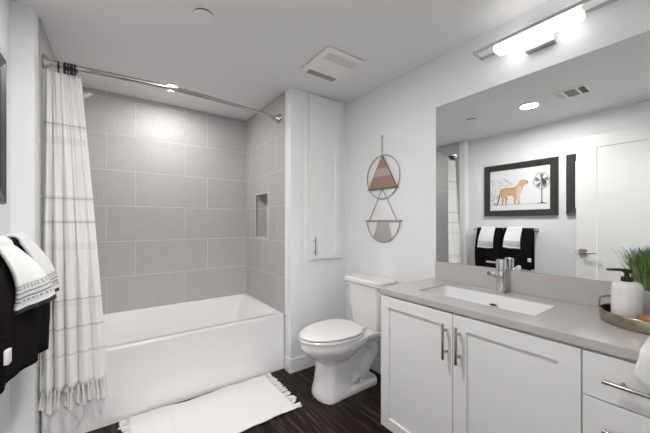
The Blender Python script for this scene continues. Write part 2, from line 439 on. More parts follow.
for k in range(23):
    u = (k+.5+random.uniform(-.25, .25))/23; p = Vector(cur_pt(u, 0)); L = random.uniform(.085, .11)
    dx, dy = random.uniform(-.008, .008), random.uniform(-.012, .006)
    b = tube([p+Vector((0, 0, .012)), p+Vector((0, 0, -.012)), p+Vector((dx*.4, dy*.4, -.022)), p+Vector((dx*.8, dy*.8, -L*.7)), p+Vector((dx, dy, -L))], [.004, .0062, .004, .0085, .0092], 7)
    obj('tassel', b, M['tassel'], cur)

# ---------------------------------------------------------------- wall access cabinet
lc = thing('wall_cabinet', 'tall narrow white cabinet recessed in the wall between tub and toilet', 'cabinet', (1.515, YP, .90))
b = None
for a in ((1.31, 1.721, 2.342, CEIL-.001), (1.31, 1.342, .885, 2.342), (1.681, 1.721, .885, 2.342), (1.342, 1.681, .885, .912)):
    b = box(a[0], a[1], YP-.006, YP-.0005, a[2], a[3], bm=b)
obj('face_frame', b, M['cab'], lc, smooth=False)
def shaker(x0, x1, z0, z1, y0, y1, rail, rec, ax='y', bm=None):
    """door leaf facing -axis: y0 is the visible face"""
    outer = [(x0, z0), (x1, z0), (x1, z1), (x0, z1)]; inn = [(x0+rail, z0+rail), (x1-rail, z0+rail), (x1-rail, z1-rail), (x0+rail, z1-rail)]
    s = .003; inn2 = [(x0+rail+s, z0+rail+s), (x1-rail-s, z0+rail+s), (x1-rail-s, z1-rail-s), (x0+rail+s, z1-rail-s)]
    e = .0015; oo = [(x0+e, z0+e), (x1-e, z0+e), (x1-e, z1-e), (x0+e, z1-e)]
    mk = (lambda p, d: (p[0], d, p[1])) if ax == 'y' else (lambda p, d: (d, p[0], p[1]))
    sg = 1 if y1 > y0 else -1
    return rings([[mk(p, y1) for p in outer], [mk(p, y0+sg*e) for p in outer], [mk(p, y0) for p in oo], [mk(p, y0) for p in inn], [mk(p, y0+sg*rec) for p in inn2]], True, True, True, bm)
d = obj('door', shaker(1.346, 1.677, .918, 2.334, YP-.024, YP-.006, .055, .008), M['cab'], lc, smooth=False)
def bar_handle_bm(p0, p1, out, r=.006, inset=.028, standoff=.03):
    """bar from p0 to p1 with two posts going along -out to the face"""
    p0, p1, out = Vector(p0), Vector(p1), Vector(out); dd = (p1-p0).normalized()
    b = tube([p0, p0+dd*.001, p1-dd*.001, p1], [r*.92, r, r, r*.92], 12)
    for q in (p0+dd*inset, p1-dd*inset): tube([q, q-out*standoff], .005, 10, bm=b)
    return b
obj('handle', bar_handle_bm((1.385, YP-.052, .958), (1.385, YP-.052, 1.116), (0, -1, 0), .0055, .03, .028), M['nickel'], d)

# ---------------------------------------------------------------- toilet
TY = 1.70
toi = thing('toilet', 'white two-piece toilet with closed lid between tub and vanity', 'toilet', (1.45, TY, 0))
def egg(xf, xb, hw, z, n=40, k=.42, sq=2.0):
    """egg outline: xf front tip, xb back, widest at fraction k from back"""
    pts = []; xm = xb-(xb-xf)*k
    for i in range(n):
        t = 2*PI*i/n; c, s = math.cos(t), math.sin(t)
        e = 2/sq if c > 0 else 1.0
        cx = (abs(c)**e)*(xb-xm) if c > 0 else -abs(c)*(xm-xf)
        pts.append((xm+cx, TY+hw*(abs(s)**(2/sq if c > 0 else 1))*(1 if s > 0 else -1), z))
    return pts
# bowl upper
b = rings([egg(1.21, 1.40, .075, .235, sq=2.3), egg(1.165, 1.43, .100, .262, sq=2.3), egg(1.115, 1.47, .132, .292), egg(1.068, 1.51, .160, .325),
           egg(1.040, 1.54, .176, .358, sq=2.6), egg(1.030, 1.56, .181, .378, sq=3), egg(1.028, 1.58, .183, .412, sq=3), egg(1.034, 1.58, .180, .420, sq=3), egg(1.05, 1.57, .17, .421, sq=3)])
# rear deck under tank
def sec(x0, x1, hw, z, r=.03): return rrect(x0, x1, TY-hw, TY+hw, z, r, 5)
b = rings([sec(1.46, 1.70, .085, .30), sec(1.44, 1.735, .115, .345), sec(1.42, 1.745, .150, .385), sec(1.42, 1.748, .160, .41), sec(1.43, 1.744, .155, .4185)], bm=b)
# pedestal front column
def ped(xf, xb, hf, hb, z):
    pts = []
    for i in range(13):
        t = PI*i/12; pts.append((xf+.075-.075*math.sin(t)*1.0, TY+hf*math.cos(t), z))
    pts.append((xb, TY-hb, z)); pts.append((xb, TY+hb, z)); return pts
b = rings([ped(1.138, 1.38, .124, .114, .0), ped(1.138, 1.38, .124, .114, .03), ped(1.150, 1.375, .108, .100, .10), ped(1.162, 1.37, .103, .094, .19), ped(1.168, 1.37, .102, .090, .25), ped(1.15, 1.40, .112, .090, .29)], bm=b)
# foot plate running back
b = rings([sec(1.30, 1.655, .118, 0, .05), sec(1.30, 1.655, .118, .035, .05), sec(1.31, 1.645, .108, .055, .045)], bm=b)
# rear trapway: S curve both sides are one wide tube
for sgn in (-1, 1):
    pth = [(1.33, .26), (1.38, .30), (1.47, .335), (1.56, .335), (1.625, .295), (1.63, .235), (1.59, .185), (1.55, .14), (1.545, .085), (1.56, .03)]
    pth2 = []
    for i in range(1, len(pth)-2):
        a_, b_, c_, d_ = [Vector(p) for p in pth[i-1:i+3]]
        for k in range(5):
            t = k/5; v = .5*((2*b_)+(c_-a_)*t+(2*a_-5*b_+4*c_-d_)*t*t+(3*b_-a_-3*c_+d_)*t**3); pth2.append((v.x, v.y))
    pth2.append(pth[-2]); pth2.append(pth[-1])
    tube([(x, TY+sgn*.055, z) for x, z in pth2], [.044]*len(pth2), 14, bm=b)
    tube([(1.39, TY+sgn*.06, .06), (1.42, TY+sgn*.07, .085), (1.46, TY+sgn*.06, .10), (1.50, TY+sgn*.05, .07)], [.03, .036, .034, .03], 12, bm=b)
box(1.38, 1.60, TY-.055, TY+.055, .02, .33, .02, 3, bm=b)
o = obj('bowl', b, M['china'], toi)
rm = o.modifiers.new('remesh', 'REMESH'); rm.mode = 'VOXEL'; rm.voxel_size = .0055; rm.use_smooth_shade = True
sm = o.modifiers.new('smooth', 'SMOOTH'); sm.factor = .5; sm.iterations = 5
obj('bolt_cap', lathe((1.47, TY-.098), [(.014, .05), (.014, .066), (.009, .073)], 16), M['seat'], toi)
# seat + lid
q = dict(k=.4, sq=2.5); SH = .014
b = rings([egg(1.026, 1.51, .182, .409+SH, **q), egg(1.020, 1.515, .186, .413+SH, **q), egg(1.020, 1.515, .186, .424+SH, **q), egg(1.026, 1.51, .182, .429+SH, **q)])
obj('seat', b, M['seat'], toi)
b = rings([egg(1.029, 1.505, .178, .434+SH, **q), egg(1.022, 1.51, .184, .437+SH, **q), egg(1.022, 1.51, .184, .444+SH, **q), egg(1.032, 1.505, .176, .452+SH, **q), egg(1.10, 1.47, .13, .456+SH, **q), egg(1.2, 1.40, .06, .458+SH, k=.4)])
obj('lid', b, M['seat'], toi)
for sgn in (-1, 1):
    obj('hinge', box(1.495, 1.535, TY+sgn*.075-.02, TY+sgn*.075+.02, .4205, .452, .006), M['seat'], toi)
# tank
def tk(x0, x1, y0, y1, z, r): return rrect(x0, x1, y0, y1, z, r, 5)
tank = obj('tank', rings([tk(1.588, 1.745, TY-.156, TY+.134, .4225, .03), tk(1.586, 1.750, TY-.162, TY+.140, .44, .032), tk(1.572, 1.756, TY-.184, TY+.172, .62, .035), tk(1.562, 1.758, TY-.190, TY+.186, .754, .035)]), M['china'], toi)
obj('tank_lid', rings([tk(1.556, 1.762, TY-.197, TY+.193, .755, .03), tk(1.547, 1.764, TY-.206, TY+.202, .762, .035), tk(1.545, 1.765, TY-.208, TY+.204, .787, .035), tk(1.556, 1.760, TY-.198, TY+.194, .799, .03)]), M['china'], toi)
b = discx((TY+.15, .718), .012, 1.5635, 1.547); tube([(1.549, TY+.15, .718), (1.545, TY+.135, .716), (1.543, TY+.105, .710)], .0055, 8, bm=b)
obj('flush_lever', b, M['chrome'], toi)
# water supply valve
sv = thing('supply_valve', 'small chrome water supply valve and hose low behind the toilet tank', 'valve', (RX-.03, 1.40, .17))
b = discx((1.40, .18), .028, RX-.0155, RX-.021); tube([(RX-.02, 1.40, .18), (RX-.075, 1.40, .18)], .009, 10, bm=b)
obj('valve_body', b, M['chrome'], sv)
obj('hose', tube([(RX-.06, 1.40, .185), (RX-.06, 1.402, .22), (RX-.062, 1.41, .27), (RX-.07, 1.435, .32), (RX-.08, 1.47, .36), (RX-.09, 1.505, .388), (RX-.09, 1.545, .412)], .006, 8), M['chrome'], sv)

# ---------------------------------------------------------------- vanity
XC = 1.258; YC0, YC1 = YN+.003, 1.197
van = thing('vanity_cabinet', 'white shaker vanity cabinet with two doors and drawers under grey counter', 'vanity cabinet', (1.5, .55, 0))
b = box(XC+.02, RX-.016, YC1-.018, YC1, .06, .8285); box(XC+.02, RX-.016, YC0, YC0+.018, .06, .8285, bm=b)
box(XC+.02, RX-.016, YC0+.018, YC1-.018, .06, .078, bm=b); box(RX-.022, RX-.016, YC0+.018, YC1-.018, .078, .8285, bm=b)
box(XC+.02, XC+.04, YC0+.018, YC1-.018, .795, .8285, bm=b); box(XC+.02, XC+.04, .27, .32, .078, .795, bm=b); box(XC+.02, XC+.04, .735, .77, .078, .795, bm=b)
for zz in (.66, .36): box(XC+.02, XC+.04, YC0+.018, .27, zz, zz+.02, bm=b)
box(XC+.09, XC+.105, YC0, YC1-.002, 0, .06, bm=b); box(XC+.105, RX-.016, YC1-.02, YC1-.002, 0, .06, bm=b)
obj('carcass', b, M['cab'], van, smooth=False)
d1 = obj('door', shaker(.7505, YC1-.001, .064, .8155, XC, XC+.0195, .060, .010, 'x'), M['cab'], van, smooth=False)
d2 = obj('door', shaker(.2935, .7475, .064, .8155, XC, XC+.0195, .062, .010, 'x'), M['cab'], van, smooth=False)
hx = XC-.034
obj('handle', bar_handle_bm((hx, .778, .606), (hx, .778, .771), (-1, 0, 0), .0062, .033, .034), M['nickel'], d1)
obj('handle', bar_handle_bm((hx, .714, .606), (hx, .714, .771), (-1, 0, 0), .0062, .033, .034), M['nickel'], d2)
for z0, z1, hz in ((.672, .8155, .745), (.372, .668, .592), (.064, .368, .29)):
    dr = obj('drawer', box(XC, XC+.0195, YC0+.002, .2900, z0, z1, .0015), M['cab'], van, smooth=False)
    obj('handle', bar_handle_bm((hx, .236, hz), (hx, -.02, hz), (-1, 0, 0), .0062, .042, .034), M['nickel'], dr)

# counter with sink opening
CT = .859; CX0 = 1.251; CY1 = 1.200
SX0, SX1, SY0, SY1 = 1.378, 1.642, .468, 1.026
ct = thing('vanity_countertop', 'grey quartz vanity countertop with backsplash along the mirror', 'countertop', (1.5, .55, .829))
def ring_rect(x0, x1, y0, y1, z, r): return rrect(x0, x1, y0, y1, z, r, 4)
b = rings([ring_rect(CX0, RX-.002, YC0, CY1, .8293, .0015), ring_rect(CX0, RX-.002, YC0, CY1, CT-.0015, .0015), ring_rect(CX0+.0015, RX-.002, YC0, CY1-.0015, CT, .0015),
           ring_rect(SX0, SX1, SY0, SY1, CT, .012), ring_rect(SX0, SX1, SY0, SY1, .8293, .012), ring_rect(CX0, RX-.002, YC0, CY1, .8293, .0015)], True, False, False)
obj('slab', b, M['quartz'], ct, smooth=False)
obj('backsplash', box(1.752, RX-.0005, YC0, 1.170, CT+.0003, .9765, .0012), M['quartz'], ct, smooth=False)
# sink basin
sk = thing('sink', 'white rectangular undermount sink basin in the grey counter', 'sink', (1.515, .745, .70))
b = rings([rrect(SX0-.012, SX1+.012, SY0-.012, SY1+.012, .8285, .02, 5), rrect(SX0+.0006, SX1-.0006, SY0+.0006, SY1-.0006, .8286, .012, 5), rrect(SX0+.0006, SX1-.0006, SY0+.0006, SY1-.0006, .853, .012, 5), rrect(SX0+.004, SX1-.004, SY0+.004, SY1-.004, .8535, .014, 5), rrect(SX0+.006, SX1-.006, SY0+.006, SY1-.006, .82, .016, 5),
           rrect(SX0+.02, SX1-.012, SY0+.03, SY1-.02, .745, .03, 5), rrect(SX0+.04, SX1-.03, SY0+.06, SY1-.05, .715, .04, 5), rrect(SX0+.09, SX1-.08, .70, .79, .708, .02, 5)], True, False, True)
obj('basin', b, M['sink'], sk)
b = discx((.738, .802), .008, SX1-.020, SX1-.006); 
bmesh.ops.scale(b, verts=b.verts, vec=(1, 2.6, 1), space=Matrix.Translation((0, -.738, 0)))
of = obj('overflow_ring', b, M['chrome'], sk)
b = discx((.738, .802), .0045, SX1-.0225, SX1-.006); bmesh.ops.scale(b, verts=b.verts, vec=(1, 3.6, 1), space=Matrix.Translation((0, -.738, 0)))
obj('overflow_slot', b, M['dark'], of)
obj('drain', lathe((1.515, .745), [(.022, .7082), (.024, .711), (.016, .713)], 20), M['chrome'], sk)
# faucet
FX, FY = 1.712, .738
fa = thing('faucet', 'chrome single-lever bathroom faucet behind the sink', 'faucet', (FX, FY, CT))
obj('base', cyl((FX, FY), .026, CT+.0002, CT+.007, 28, .002), M['chrome'], fa)
obj('body', cyl((FX, FY), .0215, CT+.006, .978, 28, .003), M['chrome'], fa)
b = tube([(FX-.005, FY, .935), (FX-.06, FY, .955), (FX-.125, FY, .973), (FX-.132, FY, .973)], [.0135, .0135, .0125, .011], 14)
tube([(FX-.122, FY, .972), (FX-.120, FY, .955)], .009, 12, bm=b)
obj('spout', b, M['chrome'], fa)
hd = obj('handle', cyl((FX, FY), .0225, .981, 1.036, 28, .003), M['chrome'], fa)
obj('lever', tube([(FX-.015, FY+.006, 1.020), (FX-.045, FY+.02, 1.022), (FX-.085, FY+.035, 1.028)], [.0055, .005, .0045], 8), M['chrome'], hd)

# ---------------------------------------------------------------- mirror
mi = thing('mirror', 'large frameless wall mirror over the vanity', 'mirror', (RX-.003, .56, .9775))
obj('glass', box(1.7635, 1.7637, YC0+.002, 1.170, .9775, 2.018), M['mirror'], mi, smooth=False)
obj('backing', box(1.7638, RX-.0003, YC0+.002, 1.170, .9775, 2.018), M['edge'], mi, smooth=False)

# ---------------------------------------------------------------- vanity light
vl = thing('vanity_light', 'long chrome vanity light with glowing white bar above the mirror', 'light fixture', (RX, .566, 2.13))
Y0, Y1 = .275, .850
b = box(1.632, 1.640, Y0, Y1, 2.178, 2.195, .001); box(1.725, 1.733, Y0, Y1, 2.178, 2.195, .001, bm=b)
box(1.632, 1.733, Y1-.004, Y1, 2.178, 2.195, .001, bm=b); box(1.632, 1.733, Y0, Y0+.004, 2.178, 2.195, .001, bm=b)
box(1.638, 1.727, .55, .58, 2.187, 2.194, bm=b)
obj('rail_frame', b, M['satin'], vl, smooth=False)
obj('diffuser', box(1.644, 1.722, .385, .748, 2.149, 2.186, .010, 4), M['glow'], vl)
b = box(1.733, RX-.0005, .506, .626, 2.128, 2.26, .003)
obj('canopy', b, M['plate'], vl)
obj('canopy_edge', box(1.724, RX-.001, .504, .628, 2.122, 2.1275, .001), M['nickel'], vl)

# ---------------------------------------------------------------- ceiling fittings
def downlight(x, y, label, r=.070, m='glow2'):
    t = thing('ceiling_downlight', label, 'ceiling light', (x, y, CEIL), 'round recessed ceiling lights')
    obj('trim_ring', lathe((x, y), [(r+.032, CEIL-.0005), (r+.032, CEIL-.003), (r+.012, CEIL-.010), (r, CEIL-.010), (r-.002, CEIL-.002)], 40), M['vent'], t)
    obj('lens', cyl((x, y), r-.0025, CEIL-.0075, CEIL-.0035, 40, .001), M[m], t)
    return t
downlight(.378, 2.695, 'round recessed downlight in the ceiling over the bathtub', .058, 'glow3')
downlight(.32, 1.13, 'round recessed downlight in mid ceiling seen in the mirror')
downlight(.2, -.9, 'added unseen round lamp in the hall ceiling outside the doorway', .17, 'glow4')  # added lamp, out of view, sends fill light in through the doorway
sp = thing('sprinkler_cover', 'flat round white sprinkler cover plate on the ceiling', 'sprinkler cover', (.385, 1.655, CEIL))
obj('cover_plate', cyl((.385, 1.655), .050, CEIL-.011, CEIL-.007, 36, .001), M['ceil'], sp)
obj('recess', cyl((.385, 1.655), .047, CEIL-.0071, CEIL-.0003, 36), M['dark'], sp)
# exhaust fan
fx0, fx1, fy0, fy1 = 1.088, 1.398, 1.478, 1.834
ef = thing('exhaust_fan', 'square off-white exhaust fan grille on the ceiling', 'exhaust fan', ((fx0+fx1)/2, (fy0+fy1)/2, CEIL))
b = rings([rrect(fx0+.008, fx1-.008, fy0+.008, fy1-.008, CEIL-.0005, .02, 6), rrect(fx0, fx1, fy0, fy1, CEIL-.008, .025, 6), rrect(fx0, fx1, fy0, fy1, CEIL-.014, .025, 6), rrect(fx0+.02, fx1-.02, fy0+.02, fy1-.02, CEIL-.026, .02, 6)])
obj('cover', b, M['vent'], ef)
for ya, yb, nm in ((fy1-.082, fy1-.030, 'grey'), (fy0+.030, fy0+.105, 'vent')):
    g = obj('grille', box(fx0+.035, fx1-.035, ya, yb, CEIL-.0285, CEIL-.0255, .001), M['grey'] if nm == 'grey' else M['ventg'] if 'ventg' in M else M.setdefault('ventg', mat('vent_grey', (.66, .64, .63), .5)), ef)
    b = None
    for k in range(6 if nm != 'grey' else 4):
        n_ = 6 if nm != 'grey' else 4
        yy = ya+(yb-ya)*(k+.5)/n_
        b = box(fx0+.037, fx1-.037, yy-.002, yy+.002, CEIL-.031, CEIL-.0283, bm=b)
    obj('louvre', b, M['grey'] if nm == 'grey' else M['vent'], g, smooth=False)
# supply air vent
av = thing('ceiling_vent', 'rectangular white ceiling air vent seen only in the mirror', 'air vent', (.35, .80, CEIL))
b = box(.245, .465, .69, .92, CEIL-.007, CEIL-.0005, .003)
obj('vent_frame', b, M['vent'], av)
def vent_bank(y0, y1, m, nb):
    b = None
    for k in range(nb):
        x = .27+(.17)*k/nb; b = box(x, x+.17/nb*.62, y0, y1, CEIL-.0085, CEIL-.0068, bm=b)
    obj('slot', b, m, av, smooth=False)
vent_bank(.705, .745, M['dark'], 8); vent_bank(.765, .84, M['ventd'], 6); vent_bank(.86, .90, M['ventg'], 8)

# ---------------------------------------------------------------- wall hanging
HY, HX = 1.652, RX-.010
wh = thing('wall_hanging', 'boho wall hanging of two metal hoops with wooden triangle and yarn fringe', 'wall hanging', (HX, HY, 1.08))
HR = .176; HZ = 1.607
obj('nail', discx((HY, 1.938), .006, RX-.001, RX-.022), M['satin'], wh)
obj('cord', tube([(HX-.004, HY+.003, 1.936), (HX-.004, HY+.001, 1.79)], .0028, 6), M['string'], wh)
obj('hoop', tube([(HX, HY+HR*math.cos(t), HZ+HR*math.sin(t)) for t in [2*PI*k/64 for k in range(64)]], .0035, 8, True), M['hoop'], wh)
tri = [(HY, 1.778), (HY+.150, 1.520), (HY-.150, 1.520)]
b = rings([[(HX-.010, y, z) for y, z in tri], [(HX+.003, y, z) for y, z in tri]])
obj('wooden_triangle', b, M['twood'], wh, smooth=False)
b = tube([(HX-.005, HY, 1.782), (HX-.005, HY+.155, 1.515)], .004, 6); tube([(HX-.005, HY, 1.782), (HX-.005, HY-.155, 1.515)], .004, 6, bm=b)
tube([(HX-.005, HY+.165, 1.514), (HX-.005, HY-.165, 1.514)], .0055, 6, bm=b)
obj('triangle_edge', b, M['string'], wh)
b = tube([(HX-.003, HY, 1.512), (HX-.003, HY+.150, 1.256)], .0028, 6); tube([(HX-.003, HY, 1.512), (HX-.003, HY-.150, 1.256)], .0028, 6, bm=b)
obj('lower_cord', b, M['string'], wh)
LZ = 1.252
obj('half_hoop', tube([(HX, HY+HR*math.cos(t), LZ+HR*.965*math.sin(t)) for t in [PI+PI*k/32 for k in range(33)]], .0035, 8), M['hoop'], wh)
obj('dowel', tube([(HX-.002, HY-.195, LZ), (HX-.002, HY+.195, LZ)], .0055, 10), M['hoop'], wh)
b = None
for k in range(30):
    t = (k+.5)/30*2-1; yt = HY+.052*t; yb = HY+.100*t
    zb = LZ-.965*math.sqrt(HR**2-(yb-HY)**2)+.002
    b = tube([(HX+random.uniform(-.002, .001), yt, LZ), (HX+random.uniform(-.002, .001), yb, zb)], .0024, 5, bm=b)
fr_ = obj('yarn_fringe', b, M['yarn'], wh)

# ---------------------------------------------------------------- towel bar with towels
BX, BZ = -.352, 1.152
tb = thing('towel_bar', 'chrome towel bar on the left wall holding dark and white towels', 'towel bar', (LX, 1.65, BZ))
obj('rail', tube([(BX, 1.305, BZ), (BX, 2.005, BZ)], .009, 12), M['chrome'], tb)
for y in (1.315, 1.995):
    b = box(LX+.0005, LX+.008, y-.022, y+.022, BZ-.022, BZ+.022, .002); box(LX+.007, BX+.012, y-.010, y+.010, BZ-.010, BZ+.010, .002, bm=b)
    obj('bracket', b, M['chrome'], tb)
def drape(name, y0, y1, rad, zbk, zft, xft, label, cat, group, m, fold=.004, seed=0, thick=.010, skew=.0, ny=40, zvar=.0, bulge=.010, near=.0):
    rnd = random.Random(seed); ph = [rnd.uniform(0, 6) for _ in range(4)]
    b = bmesh.new(); lay = b.verts.layers.float.new('hem'); prof = []
    for k in range(8): prof.append((BX-rad, zbk+(BZ-zbk)*k/8, 0))
    for k in range(13): t = PI-PI*k/12; prof.append((BX+rad*math.cos(t), BZ+rad*math.sin(t), 0))
    n2 = 24
    for k in range(1, n2+1):
        t = k/n2; prof.append((BX+rad+(xft-BX-rad)*t**.9+bulge*math.sin(PI*t), BZ+(zft-BZ)*t, t))
    G = []
    for x, z, t in prof:
        row = []
        for i in range(ny+1):
            s = i/ny; y = y0+(y1-y0)*s-near*t**5*(1-s)
            w = math.sin(9*s+ph[0])*.6+math.sin(17*s+ph[1]+1.5*t)*.4
            xx = x+fold*w*t*2.2+t*(s-.5)*skew; zz = z+zvar*t*(s-.5)+.003*t*math.sin(7*s+ph[2])
            v = b.verts.new((xx, y+.006*t*math.sin(5*s+ph[3]), zz)); v[lay] = (1-t)*(BZ-zft) if t > 0 else 1.0
            row.append(v)
        G.append(row)
    for j in range(len(G)-1):
        for i in range(ny): b.faces.new((G[j][i], G[j][i+1], G[j+1][i+1], G[j+1][i]))
    bmesh.ops.recalc_face_normals(b, faces=b.faces)
    o = obj(name, b, m); sd = o.modifiers.new('thick', 'SOLIDIFY'); sd.thickness = thick; sd.offset = 0
    tag(o, label, cat, group); return o
dt = drape('bath_towel', 1.322, 1.635, .017, .70, .700, -.284, 'black bath towel at the near end of the bar, with a white tag', 'towel', 'black bath towels', M['terry_black'], .005, 1, .013, .06, zvar=.0, bulge=.026)
drape('bath_towel', 1.652, 1.952, .017, .74, .665, -.272, 'black bath towel at the far end of the bar, beside the curtain', 'towel', 'black bath towels', M['terry_black'], .009, 5, .013, .0, zvar=-.02, bulge=.03)
drape('hand_towel', 1.430, 1.590, .032, .93, .925, -.240, 'white hand towel with black hem over the near black towel', 'hand towel', 'white hand towels on the bar', M['hand'], .002, 2, .011, .085, zvar=.015, bulge=.022)
drape('hand_towel', 1.728, 1.892, .032, .93, .908, -.246, 'white hand towel with black hem over the far black towel', 'hand towel', 'white hand towels on the bar', M['hand'], .002, 3, .011, .045, bulge=.022)
tg = obj('tag', box(-.284, -.272, 1.324, 1.356, .790, .834, .0015), M['tag'], dt); tg['label'] = 'small white tag'

# ---------------------------------------------------------------- picture frames on left wall
def frame(y0, y1, z0, z1, label, grp=None):
    t = thing('picture_frame', label, 'framed picture', (LX, (y0+y1)/2, z0), grp)
    fw = .072
    def rr(o, x): return [(x, y0+o, z0+o), (x, y1-o, z0+o), (x, y1-o, z1-o), (x, y0+o, z1-o)]
    obj('frame', rings([rr(0, LX+.0005), rr(0, LX+.028), rr(.006, LX+.034), rr(.016, LX+.030), rr(.018, LX+.034), rr(fw-.012, LX+.026), rr(fw-.008, LX+.030), rr(fw, LX+.026), rr(fw+.001, LX+.016)], True, True, False), M['frame'], t, smooth=False)
    p = obj('print', box(LX+.010, LX+.018, y0+fw-.003, y1-fw+.003, z0+fw-.003, z1-fw+.003), M['paper'], t, smooth=False)
    return t, p
FZ0, FZ1 = 1.318, 1.962
f1, pr = frame(1.112, 1.897, FZ0, FZ1, 'dark framed print of a spotted big cat facing a fan, above the towels')
f2, pr2 = frame(.235, 1.040, FZ0, FZ1, 'dark framed picture mostly hidden behind the open door')
# drawing, facing +x. s runs from the far end (y=1.82) to the near end (y=1.16): what the mirror shows left to right
def DP(s, z): return (1.824-s*.638, 1.393+z*.492)            # s,z in 0..1 within the print
def flat(pts, m, name, parent, lift=.0004):
    b = bmesh.new(); x = LX+.018+lift
    vs = [b.verts.new((x, *DP(*p))) for p in pts]; f = b.faces.new(vs); f.normal_update()
    bmesh.ops.triangulate(b, faces=[f]); r = bmesh.ops.extrude_face_region(b, geom=b.faces[:])
    for v in r['geom']:
        if isinstance(v, bmesh.types.BMVert): v.co.x -= .0003
    bmesh.ops.recalc_face_normals(b, faces=b.faces)
    return obj(name, b, m, parent, smooth=False)
cat_pts = [(.165, .40), (.17, .48), (.20, .545), (.27, .565), (.36, .56), (.43, .56), (.48, .60), (.515, .665), (.53, .715), (.545, .735), (.555, .715), (.60, .73), (.635, .71), (.662, .675), (.665, .63), (.64, .605), (.61, .60), (.585, .56), (.575, .50), (.555, .42), (.535, .36), (.53, .24), (.525, .17), (.545, .15), (.545, .13), (.50, .13), (.495, .17), (.485, .28), (.475, .33), (.47, .24), (.46, .17), (.475, .15), (.475, .13), (.43, .135), (.43, .30), (.40, .345), (.34, .35), (.31, .37), (.325, .27), (.30, .20), (.305, .15), (.325, .14), (.325, .12), (.28, .125), (.27, .20), (.275, .28), (.255, .32), (.25, .22), (.235, .16), (.25, .14), (.25, .12), (.21, .12), (.21, .18), (.215, .27), (.20, .34)]
drawing = flat(cat_pts, M['tan'], 'big_cat_drawing', pr)
flat([(.46, .52), (.53, .60), (.56, .52), (.545, .40), (.53, .30), (.52, .18), (.50, .18), (.49, .33), (.46, .40)], M['cream'], 'pale_chest', drawing, .0010)
flat([(.165, .40), (.15, .30), (.14, .22), (.12, .16), (.125, .13), (.145, .15), (.165, .22), (.18, .33), (.185, .40)], M['spot'], 'tail', drawing, .0010)
flat([(.63, .70), (.66, .675), (.665, .64), (.65, .635), (.64, .66)], M['spot'], 'muzzle', drawing, .0010)
b = bmesh.new(); rnd = random.Random(4)
def dot(b, s, z, r, lift, asp=1.0):
    y, zz = DP(s, z); vs = [b.verts.new((LX+.018+lift, y+r*asp*math.cos(t), zz+r*math.sin(t))) for t in [2*PI*k/6 for k in range(6)]]
    b.faces.new(vs)
for k in range(70):
    s = rnd.uniform(.19, .50); z = rnd.uniform(.38, .545)
    dot(b, s, z, rnd.uniform(.002, .0038), .0013)
for k in range(14): dot(b, rnd.uniform(.215, .24), rnd.uniform(.15, .33), .0025, .0013); dot(b, rnd.uniform(.28, .31), rnd.uniform(.16, .33), .0025, .0013)
obj('coat_spots', b, M['spot'], drawing, smooth=False)['kind'] = 'stuff'
b = bmesh.new()
for k in range(260):
    s = rnd.uniform(.02, .46); z = rnd.uniform(.14, .80)
    if s > .15 and z < .60: continue
    if z > .8-.9*max(s-.25, 0): continue
    dot(b, s, z, rnd.uniform(.003, .0052), .0006, 1.3)
obj('drifting_spots', b, M['inkg'], pr, smooth=False)['kind'] = 'stuff'
# fan
def cring(b, s, z, r0, r1, asp=.82, lift=.0006):
    y, zz = DP(s, z); n_ = 40; A = [];
    for k in range(n_):
        t = 2*PI*k/n_; A.append((b.verts.new((LX+.018+lift, y+r0*asp*math.cos(t), zz+r0*math.sin(t))), b.verts.new((LX+.018+lift, y+r1*asp*math.cos(t), zz+r1*math.sin(t)))))
    for k in range(n_): q = (k+1) % n_; b.faces.new((A[k][0], A[q][0], A[q][1], A[k][1]))
b = bmesh.new(); cring(b, .875, .655, .092, .098, .82); cring(b, .875, .655, .082, .0845); cring(b, .875, .655, .060, .062); cring(b, .875, .655, .038, .040)
fan = obj('fan_drawing', b, M['inkg'], pr, smooth=False)
for k in range(5):
    a = 2*PI*k/5+.3; pts = []
    for rr_, da in ((.12, -.1), (1.0, -.35), (1.05, .15), (.8, .35), (.12, .15)):
        pts.append((.875+math.cos(a+da)*rr_*.105, .655+math.sin(a+da)*rr_*.165))
    flat(pts, M['inkg'], 'fan_blade', fan, .0005)
flat([(.865, .70), (.895, .72), (.955, .62), (.95, .57), (.90, .57), (.87, .62)], M['ink'], 'fan_motor', fan, .0012)
flat([(.872, .60), (.888, .60), (.888, .17), (.905, .15), (.94, .145), (.94, .13), (.82, .13), (.82, .145), (.86, .15), (.872, .17)], M['ink'], 'fan_stand', fan, .0009)
flat([(.06, .135), (.96, .135), (.96, .128), (.06, .128)], M['inkg'], 'ground_line', pr, .0003)

# ---------------------------------------------------------------- open door
DX = -.332
dr = bpy.data.objects.new('door_1', None); C.objects.link(dr); dr.location = (DX-.018, .03, 0); dr['kind'] = 'structure'
dz1 = 2.105; dy0, dy1 = .03, .940
b = bmesh.new()
def dring(x, o, r=0):
    return [(x, dy0+o[0], o[1]), (x, dy1-o[0], o[1]), (x, dy1-o[0], o[2]), (x, dy0+o[0], o[2])]
b = rings([dring(DX-.036, (0, .012, dz1)), dring(DX, (0, .012, dz1)), [(DX, dy0+.13, .22), (DX, .785, .22), (DX, .785, 1.985), (DX, dy0+.13, 1.985)], [(DX-.008, dy0+.136, .226), (DX-.008, .779, .226), (DX-.008, .779, 1.979), (DX-.008, dy0+.136, 1.979)]])
obj('door_leaf', b, M['door'], dr, smooth=False)
b = rings([[(x, y, z) for (x, y, z) in [(xx, .883+.034*cc, .934+.038*ss) for cc, ss in [(math.copysign(abs(math.cos(t))**.6, math.cos(t)), math.copysign(abs(math.sin(t))**.6, math.sin(t))) for t in [2*PI*k/28 for k in range(28)]]]] for xx in (DX, DX+.010)])
tube([(DX+.009, .883, .934), (DX+.045, .883, .934)], .011, 14, bm=b)
